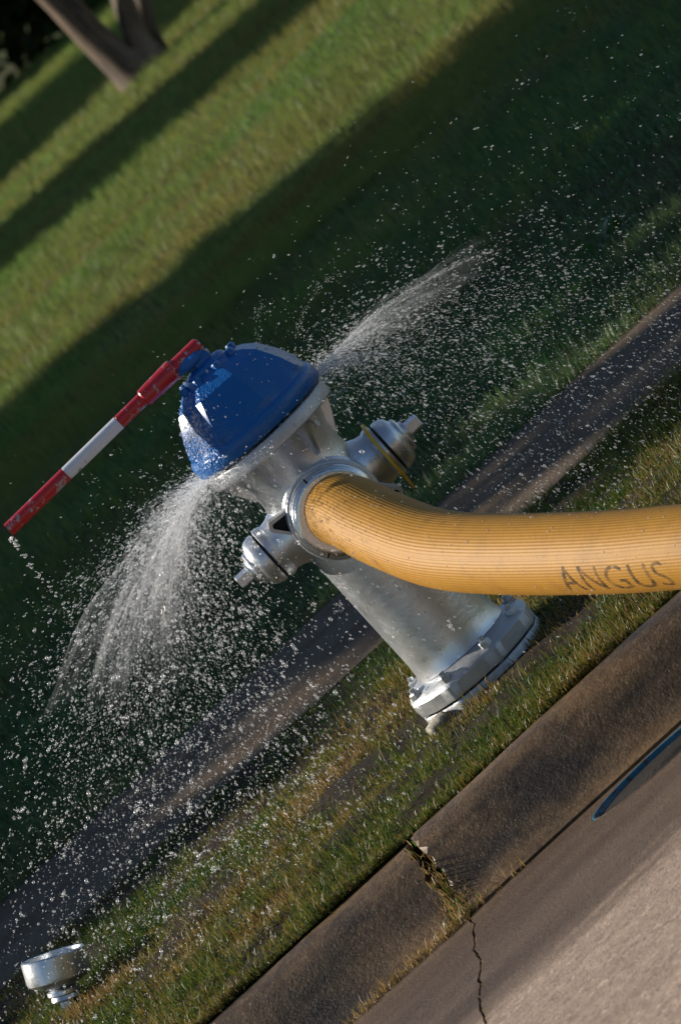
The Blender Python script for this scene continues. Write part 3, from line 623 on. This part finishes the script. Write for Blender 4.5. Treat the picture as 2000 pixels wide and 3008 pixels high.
# ------------------------------------------------------------------ trees
def tube(bm, P, rad, n=14):
    rings = []
    for i, p in enumerate(P):
        p = Vector(p); T_ = (Vector(P[min(i + 1, len(P) - 1)]) - Vector(P[max(0, i - 1)])).normalized(); a = T_.cross(Vector((0, 1, 0.01))).normalized(); b = T_.cross(a)
        rings.append([bm.verts.new(p + (a * math.cos(t) + b * math.sin(t)) * rad[i] * (1 + 0.06 * math.sin(3 * t + i))) for t in [2 * math.pi * j / n for j in range(n)]])
    for A_, B_ in zip(rings, rings[1:]):
        for j in range(n): bm.faces.new((A_[j], A_[(j + 1) % n], B_[(j + 1) % n], B_[j]))
    bm.faces.new(rings[0][::-1]); bm.faces.new(rings[-1])
def crown(name, parent, cx_, rx, ry, z0, z1, n, leaf, pw=3.0, seed=1, fill=0.55):
    r = np.random.default_rng(seed); u = r.normal(0, 1, (n, 3)); u /= (np.abs(u) ** pw).sum(1, keepdims=True) ** (1 / pw)
    u *= r.uniform(fill, 1.0, (n, 1)); u *= (0.93 + 0.09 * np.sin(u[:, :1] * 5 + 1) * np.sin(u[:, 2:3] * 6) + 0.05 * np.sin(u[:, 1:2] * 9))
    c = u * np.array([rx, ry, (z1 - z0) / 2]) + np.array([cx_[0], cx_[1], (z0 + z1) / 2])
    a = r.normal(0, 1, (n, 3)); a /= np.linalg.norm(a, axis=1, keepdims=True); b = np.cross(a, r.normal(0, 1, (n, 3))); b /= np.linalg.norm(b, axis=1, keepdims=True)
    L = leaf * r.uniform(0.6, 1.3, (n, 1)); co = np.stack([c - a * L, c + b * L * 0.45, c + a * L, c - b * L * 0.45], 1).reshape(-1, 3)
    bs = (np.arange(n) * 4)[:, None, None]; T = np.array([[0, 1, 2], [0, 2, 3]])[None]
    me = raw_mesh(name, co, (bs + T).reshape(-1, 3), 4, M['leaf'], np.repeat(r.uniform(0, 1, n), 4))
    o = bpy.data.objects.new(name, me); C.objects.link(o); o.parent = parent; return o
# the forked tree in view
tr = thing('forked_tree', 'pale-barked forked tree standing at the back of the lawn', 'tree', (1.10, 27.5, 0))
for P_, Q_ in (([(0.04, 0, -0.05), (0.02, 0, 0.06), (-0.03, 0, 0.2), (-0.06, 0, 0.5), (-0.07, 0, 0.8), (-0.10, 0, 1.5), (-0.3, 0.1, 3.0), (-0.6, 0.2, 4.6)], [0.26, 0.20, 0.135, 0.120, 0.115, 0.11, 0.09, 0.05]),
               ([(0.10, 0.02, -0.05), (0.13, 0.02, 0.08), (0.165, 0.03, 0.2), (0.28, 0.03, 0.5), (0.45, 0.05, 0.9), (1.1, 0, 2.8), (1.6, -0.2, 4.4)], [0.21, 0.15, 0.095, 0.085, 0.08, 0.07, 0.04]),
               ([(0.18, 0.14, -0.05), (0.27, 0.16, 0.2), (0.55, 0.2, 0.62), (0.95, 0.3, 1.6), (1.2, 0.8, 3.4)], [0.12, 0.075, 0.06, 0.055, 0.04])):
    bm = bmesh.new(); tube(bm, P_, Q_); bm_obj('trunk', bm, M['bark'], tr, 180)
crown('crown', tr, (0.4, 0.2), 2.2, 2.2, 3.0, 6.4, 2600, 0.16, 2.2, 5)
# trees outside the picture on the left: their shadows lie across the lawn
def sq(s, q): return (-sun_h.x * s + sun_h.y * q, -sun_h.y * s - sun_h.x * q)   # along the shadows, across them
def shade_tree(s, q, rx, z0, z1, n, leaf, label, seed, pw=4.0, fill=0.55):
    x_, y_ = sq(s, q); t = thing('shade_tree', label, 'tree', (x_, y_, 0), group='shade trees left of the lawn')
    bm = bmesh.new(); tube(bm, [(0, 0, -0.1), (0.03, 0, 0.4), (0, 0.05, z0 + 1.5), (0.05, 0, (z0 + z1) / 2)], [0.32, 0.22, 0.18, 0.08]); bm_obj('trunk', bm, M['bark'], t, 180)
    crown('crown', t, (0, 0), rx, rx, z0, z1, n, leaf, pw, seed, fill)
for i, (q, rx, z1, pw, n_) in enumerate(((7.5, 4.0, 7.7, 2.2, 22000), (2.0, 3.3, 7.5, 4, 11000), (-3.5, 3.2, 7.2, 4, 6500), (-9.0, 3.2, 7.4, 4, 6500))):
    shade_tree(-15.5, q, rx, 0.3, z1, n_, 0.26, ('broad evergreen nearest the far lawn, beyond the left edge', 'second broad evergreen beyond the left edge', 'third broad evergreen beyond the left edge', 'broad evergreen nearest the street, beyond the left edge')[i], 20 + i, pw)
shade_tree(-15.3, 5.0, 2.7, 1.0, 7.9, 5500, 0.26, 'narrow evergreen between the first two, beyond the left edge', 24)
shade_tree(-24, 20.1, 1.95, 1.4, 11.5, 12000, 0.2, 'slender evergreen beyond the left edge, casting the thin stripe', 31)
shade_tree(-30, 29.3, 4.8, 0.4, 8.9, 17000, 0.28, 'broad evergreen beyond the left edge, farthest from the street', 32)
# unseen trees added behind the camera to darken the hydrant's reflections
for i, (x_, y_) in enumerate(((7, -24), (13, -22), (19, -19), (1.5, -27))):
    t = thing('reflection_tree', ('unseen tree added across the road, behind the viewer', 'unseen tree added across the road, right of the viewer', 'unseen tree added across the road, farthest right', 'unseen tree added across the road, straight behind the viewer')[i], 'tree', (x_, y_, -0.09), group='trees across the street')
    bm = bmesh.new(); tube(bm, [(0, 0, -0.1), (0.03, 0, 0.4), (0, 0.05, 2.5), (0.05, 0, 5)], [0.32, 0.22, 0.18, 0.08]); bm_obj('trunk', bm, M['bark'], t, 180)
    crown('crown', t, (0, 0), 3.2, 3.0, 0.6, 8.5, 3200, 0.36, 3, 70 + i, 0.4)
# dark shrubs closing the far side of the lawn
for i, (x_, y_, rx, z1) in enumerate(((-1.6, 45.5, 2.4, 4.5), (2.2, 46, 2.4, 5.0), (6.2, 45.2, 2.5, 4.4), (10.4, 46, 2.5, 4.8))):
    t = thing('shrub', ('dark dense shrub behind the far lawn, left of the forked tree', 'dark dense shrub directly behind the forked tree', 'dark shrub behind the far lawn, right of the forked tree', 'rightmost dark shrub behind the far lawn')[i], 'shrub', (x_, y_, 0), group='shrubs behind the far lawn')
    bm = bmesh.new(); tube(bm, [(0, 0, -0.05), (0.05, 0, 1.0), (0, 0.1, 2.4)], [0.12, 0.09, 0.05]); bm_obj('trunk', bm, M['bark'], t, 180)
    crown('crown', t, (0, 0), rx, 1.6, -0.5, z1, 5200, 0.2, 3.5, 50 + i, 0.5)

# ------------------------------------------------------------------ water
ICO = None
def drops(name, pos, rad, vel, mat, shape='ico', stretch=0.6):
    """pos (n,3) rad (n) vel (n,3): small blobs pulled along their flight"""
    if shape == 'ico':
        b = bmesh.new(); bmesh.ops.create_icosphere(b, subdivisions=1, radius=1); V = np.array([v.co for v in b.verts]); b.faces.ensure_lookup_table(); F = np.array([[v.index for v in f.verts] for f in b.faces]); b.free()
    else:
        V = np.array([(1, 0, 0), (-1, 0, 0), (0, 1, 0), (0, -1, 0), (0, 0, 1), (0, 0, -1)], float); F = np.array([(0, 2, 4), (2, 1, 4), (1, 3, 4), (3, 0, 4), (2, 0, 5), (1, 2, 5), (3, 1, 5), (0, 3, 5)])
    n = len(pos); vn = vel / (np.linalg.norm(vel, axis=1, keepdims=True) + 1e-6)
    st = rng.uniform(0, stretch, n); loc = V[None] * rad[:, None, None] * rng.uniform(0.75, 1.2, (n, 1, 3))
    loc = loc + vn[:, None, :] * ((loc * vn[:, None, :]).sum(2, keepdims=True)) * st[:, None, None]
    co = (pos[:, None, :] + loc).reshape(-1, 3); tri = (F[None] + (np.arange(n) * len(V))[:, None, None]).reshape(-1, 3)
    me = raw_mesh(name, co, tri, len(V), mat, None, smooth=True); o = bpy.data.objects.new(name, me); C.objects.link(o); return o
def ballistic(n, az_m, az_s, sp, vz_m, vz_s, z0=0.677, r0=0.15, tmax=None, tpow=1.0, drag=0.35):
    az = R(az_m) + R(1) * rng.normal(0, az_s, n); s = rng.uniform(sp[0], sp[1], n); vz_ = rng.normal(vz_m, vz_s, n)
    g = 9.81; tl = (vz_ + np.sqrt(np.maximum(vz_ ** 2 + 2 * g * (z0 - 0.01), 0))) / g
    t = rng.uniform(0, 1, n) ** tpow * (tl if tmax is None else np.minimum(tl, tmax))
    hd = (1 - np.exp(-drag * t)) / drag
    p = np.stack([0.026 + np.cos(az) * (r0 + s * hd), np.sin(az) * (r0 + s * hd), z0 + vz_ * t - 0.5 * g * t * t], 1)
    v = np.stack([np.cos(az) * s, np.sin(az) * s, vz_ - g * t], 1); return p, v
def clumps(p, n_cl, sig, v):
    i = rng.integers(0, len(p), n_cl); k_ = rng.integers(3, 14, n_cl); idx = np.repeat(i, k_); return p[idx] + rng.normal(0, sig, (len(idx), 3)), v[idx]
def merge(*L): return np.concatenate([a[0] for a in L]), np.concatenate([a[1] for a in L])
# left fan
def sizes(n, med, sig, lo, hi): return np.clip(rng.lognormal(math.log(med), sig, n), lo, hi)
L = [ballistic(4200, 186, 20, (0.6, 3.3), 0.1, 0.35), ballistic(2400, 205, 22, (0.4, 2.2), 0.1, 0.3), ballistic(2200, 168, 18, (1.0, 4.0), 0.25, 0.4), ballistic(1300, 190, 55, (0.2, 1.3), 0.0, 0.3)]
p, v = merge(*L); c_ = clumps(p, 420, 0.010, v); p, v = merge((p, v), c_)
ok = p[:, 2] > 0.005; p, v = p[ok], v[ok]
o = drops('water_droplets', p, sizes(len(p), 0.0010, 0.56, 0.0005, 0.0042), v, M['drop'], stretch=1.6)
tag(o, 'cloud of water droplets flying left from the hydrant', 'water droplets', kind='stuff')
L = [ballistic(11000, 186, 18, (0.6, 3.0), 0.0, 0.25, tpow=1.0), ballistic(3200, 190, 8, (0.9, 2.4), -0.05, 0.15, tmax=0.24), ballistic(3000, 172, 24, (0.8, 3.4), 0.25, 0.35, tmax=0.2)]
p, v = merge(*L)
o = drops('water_spray', p, rng.uniform(0.0004, 0.0011, len(p)), v, M['mist'], 'oct', 3.0)
tag(o, 'dense white spray fanning left from the hydrant\'s top joint', 'water spray', kind='stuff')
# right fan
L = [ballistic(3000, 14, 24, (0.5, 3.0), 0.15, 0.3), ballistic(1900, 42, 24, (1.0, 4.0), 0.4, 0.45), ballistic(900, 0, 45, (0.2, 1.3), 0.0, 0.3), ballistic(1900, 72, 38, (1.5, 8.0), 0.9, 0.6)]
p, v = merge(*L); c_ = clumps(p, 260, 0.011, v); p, v = merge((p, v), c_); ok = p[:, 2] > 0.005; p, v = p[ok], v[ok]
o = drops('water_droplets', p, sizes(len(p), 0.0009, 0.48, 0.0005, 0.0028), v, M['drop'], stretch=1.6)
tag(o, 'cloud of water droplets flying right from the hydrant', 'water droplets', kind='stuff')
L = [ballistic(8000, 12, 20, (0.5, 2.8), 0.15, 0.3, tpow=1.1), ballistic(900, 12, 12, (0.8, 2.2), 0.15, 0.2, tmax=0.14), ballistic(260, 14, 0.5, (2.9, 3.0), 0.36, 0.02, tmax=0.16), ballistic(160, 14, 1.2, (2.8, 3.1), 0.36, 0.05, tmax=0.26)] + [ballistic(130, a_, 1.0, (s_, s_ + 0.08), z_, 0.03, tmax=t_) for a_, s_, z_, t_ in ((64, 1.3, 1.7, 0.2), (82, 1.0, 1.5, 0.16), (100, 1.2, 1.9, 0.2), (46, 1.7, 1.4, 0.2))]
p, v = merge(*L)
o = drops('water_spray', p, rng.uniform(0.0004, 0.0011, len(p)), v, M['mist'], 'oct', 3.0)
tag(o, 'fine spray and thin bright jet right of the blue bonnet', 'water spray', kind='stuff')
# torn translucent sheets right at the joint
k = N('torn_water_sheet'); uvn = k.noise(1.0, 5, 0.7, 'UV', 0.6, (22, 1.6, 1)); uv2 = k.noise(1.0, 4, 0.7, 'UV', 0.4, (85, 5, 1))
xyz = k.n('ShaderNodeSeparateXYZ'); k.l(k.tc.outputs['UV'], xyz.inputs[0])
mu = k.n('ShaderNodeMath', operation='MULTIPLY'); k.l(k.ramp(uvn, [(0.42, g3(0)), (0.62, g3(1))]), mu.inputs[0]); k.l(k.ramp(uv2, [(0.40, g3(0.03)), (0.62, g3(1))]), mu.inputs[1])
fd = k.n('ShaderNodeMapRange'); fd.inputs[1].default_value = 1.0; fd.inputs[2].default_value = 0.15; fd.inputs[3].default_value = 0.0; fd.inputs[4].default_value = 0.52; k.l(xyz.outputs[1], fd.inputs[0])
m2 = k.n('ShaderNodeMath', operation='MULTIPLY'); k.l(mu.outputs[0], m2.inputs[0]); k.l(fd.outputs[0], m2.inputs[1])
k.set(Base_Color=(0.85, 0.87, 0.9), Roughness=0.12, Specular_IOR_Level=0.8); tl = k.n('ShaderNodeBsdfTranslucent'); tl.inputs[0].default_value = (0.85, 0.86, 0.88, 1)
ms = k.n('ShaderNodeMixShader'); ms.inputs[0].default_value = 0.5; k.l(k.b.outputs[0], ms.inputs[1]); k.l(tl.outputs[0], ms.inputs[2]); tp = k.n('ShaderNodeBsdfTransparent')
mf = k.n('ShaderNodeMixShader'); k.l(m2.outputs[0], mf.inputs[0]); k.l(tp.outputs[0], mf.inputs[1]); k.l(ms.outputs[0], mf.inputs[2]); k.l(mf.outputs[0], k.out.inputs[0])
k.bump(uv2, 0.5, 0.01); M['veil'] = k.m
def sheets(name, specs, label):
    VV, FF, UU = [], [], []
    for (a0, a1, sp, vz0, t1, seed) in specs:
        r = np.random.default_rng(seed); nu, nt_ = 44, 22; base = len(VV); ph_ = r.uniform(0, 6.28, 8)
        for i in range(nu):
            f = i / (nu - 1); az = R(a0 + (a1 - a0) * f)
            ws = sp * (1 + 0.16 * math.sin(f * 9 + ph_[0]) + 0.10 * math.sin(f * 23 + ph_[1]) + 0.06 * math.sin(f * 51 + ph_[2])); wv = vz0 + 0.13 * math.sin(f * 7 + ph_[3]) + 0.08 * math.sin(f * 19 + ph_[4])
            for j in range(nt_):
                g_ = j / (nt_ - 1); t = t1 * g_; d = 0.148 + ws * t; wob = 0.010 * g_ * (math.sin(g_ * 6 + f * 17 + ph_[5]) + 0.6 * math.sin(g_ * 13 - f * 31 + ph_[6]))
                VV.append((0.026 + math.cos(az) * d, math.sin(az) * d + wob, 0.6755 + wv * t - 4.9 * t * t + wob)); UU.append((f + seed * 3.7, g_))
        for i in range(nu - 1):
            for j in range(nt_ - 1): q = base + i * nt_ + j; FF.append((q, q + nt_, q + nt_ + 1, q + 1))
    o = mesh_obj(name, VV, FF, M['veil'], None, 180); uvl = o.data.uv_layers.new(name='UVMap')
    for lp in o.data.loops: uvl.data[lp.index].uv = UU[lp.vertex_index]
    tag(o, label, 'water jet', kind='stuff')
sheets('water_jet', [(168, 212, 2.0, 0.0, 0.20, 1), (174, 206, 1.6, -0.1, 0.20, 2), (160, 222, 1.2, 0.05, 0.15, 3), (178, 204, 2.5, 0.05, 0.19, 4), (150, 180, 1.6, 0.45, 0.14, 5), (215, 262, 0.5, 0.0, 0.15, 6), (176, 206, 1.9, -0.2, 0.16, 7)], 'torn white sheets of water bursting from the left of the bonnet joint')
sheets('water_jet', [(4, 24, 1.9, 0.3, 0.15, 11), (8, 20, 2.5, 0.36, 0.16, 12), (-12, 20, 1.1, 0.1, 0.13, 13), (280, 330, 0.4, 0.05, 0.13, 14)], 'thin white sheets of water shooting right from the bonnet joint')
# beads of water on hose, hydrant and verge
p = []; v = []
for i in range(520):
    s = 0.03 + rng.uniform(0, 1) ** 1.3 * 1.7; q, T_, a_, b_ = hose_at(s); th_ = rng.uniform(0, 2 * math.pi); d = a_ * math.cos(th_) + b_ * math.sin(th_); p.append(q + d * (HR + 0.0006) - Vector(HP[0])); v.append(T_)
bo = drops('water_beads', np.array(p), np.clip(rng.lognormal(math.log(0.0013), 0.35, len(p)), 0.0007, 0.003), np.array(v), M['bead'], stretch=0.3); bo.parent = hose; bo['kind'] = 'stuff'
p = []
for i in range(260):
    a = rng.uniform(0, 2 * math.pi); z_ = rng.uniform(0.09, 0.56); r_ = 0.1055 if z_ < 0.42 else 0.113
    p.append((r_ * math.cos(a), r_ * math.sin(a), z_))
for i in range(60):
    a = rng.uniform(0, 2 * math.pi); r_ = 0.1535; p.append((r_ * math.cos(a), r_ * math.sin(a), rng.uniform(0.643, 0.667)))
bo = drops('water_beads', np.array(p), np.clip(rng.lognormal(math.log(0.0014), 0.4, len(p)), 0.0007, 0.0035), np.tile([[0, 0, 1.0]], (len(p), 1)), M['bead'], stretch=0.8); bo.parent = hy; bo['kind'] = 'stuff'
p = []
for i in range(420):
    a = R(-97 - 45 + rng.normal(0, 9)); z_ = np.clip(rng.normal(0.768, 0.022), 0.73, 0.83); rr = np.interp(z_, [0.724, 0.765, 0.806, 0.824], [0.157, 0.139, 0.112, 0.088]) * math.cos(R(22.5)) / math.cos(a - R(-97 - 45))
    p.append((rr * math.cos(a), rr * math.sin(a), z_))
for i in range(150):
    a = rng.uniform(0, 6.28); z_ = rng.uniform(0.73, 0.85); rr = np.interp(z_, [0.724, 0.765, 0.806, 0.824, 0.838], [0.157, 0.139, 0.112, 0.088, 0.058]) * 0.965; p.append((rr * math.cos(a), rr * math.sin(a), z_))
bo = drops('water_beads', np.array(p), sizes(len(p), 0.0014, 0.4, 0.0007, 0.0034), np.tile([[0, 0, 1.0]], (len(p), 1)), M['bead'], stretch=0.6); bo.parent = bon; bo['kind'] = 'stuff'
n = 900; x = rng.uniform(-1.4, 1.5, n); y = rng.uniform(-1.3, 1.0, n); z_ = np.where(y > KB, 0.02 + rng.uniform(0, 0.02, n), np.where(y > KB - 0.27, -0.46 * (KB - y), -0.12))
ok = (y > KB) | (rng.uniform(0, 1, n) < 0.25); p = np.stack([x, y, z_], 1)[ok]
o = drops('splash_beads', p, np.clip(rng.lognormal(math.log(0.0011), 0.4, len(p)), 0.0006, 0.0024), np.tile([[0, 0, 1.0]], (len(p), 1)), M['bead']); tag(o, 'beads of splashed water glinting on the verge grass', 'water beads', kind='stuff')
# trickle off the end of the wrench
t = rng.uniform(0, 1, 70) ** 1.3 * 0.2; p = np.stack([-0.487 - 0.10 * t + rng.normal(0, 0.003, 70), rng.normal(0, 0.003, 70), 0.852 - 4.9 * t * t - 0.05 * t], 1)
o = drops('water_trickle', p, rng.uniform(0.001, 0.0028, 70), np.tile([[0, 0, -1.0]], (70, 1)), M['drop']); tag(o, 'trickle of water dripping from the red end of the wrench', 'water trickle', kind='stuff')
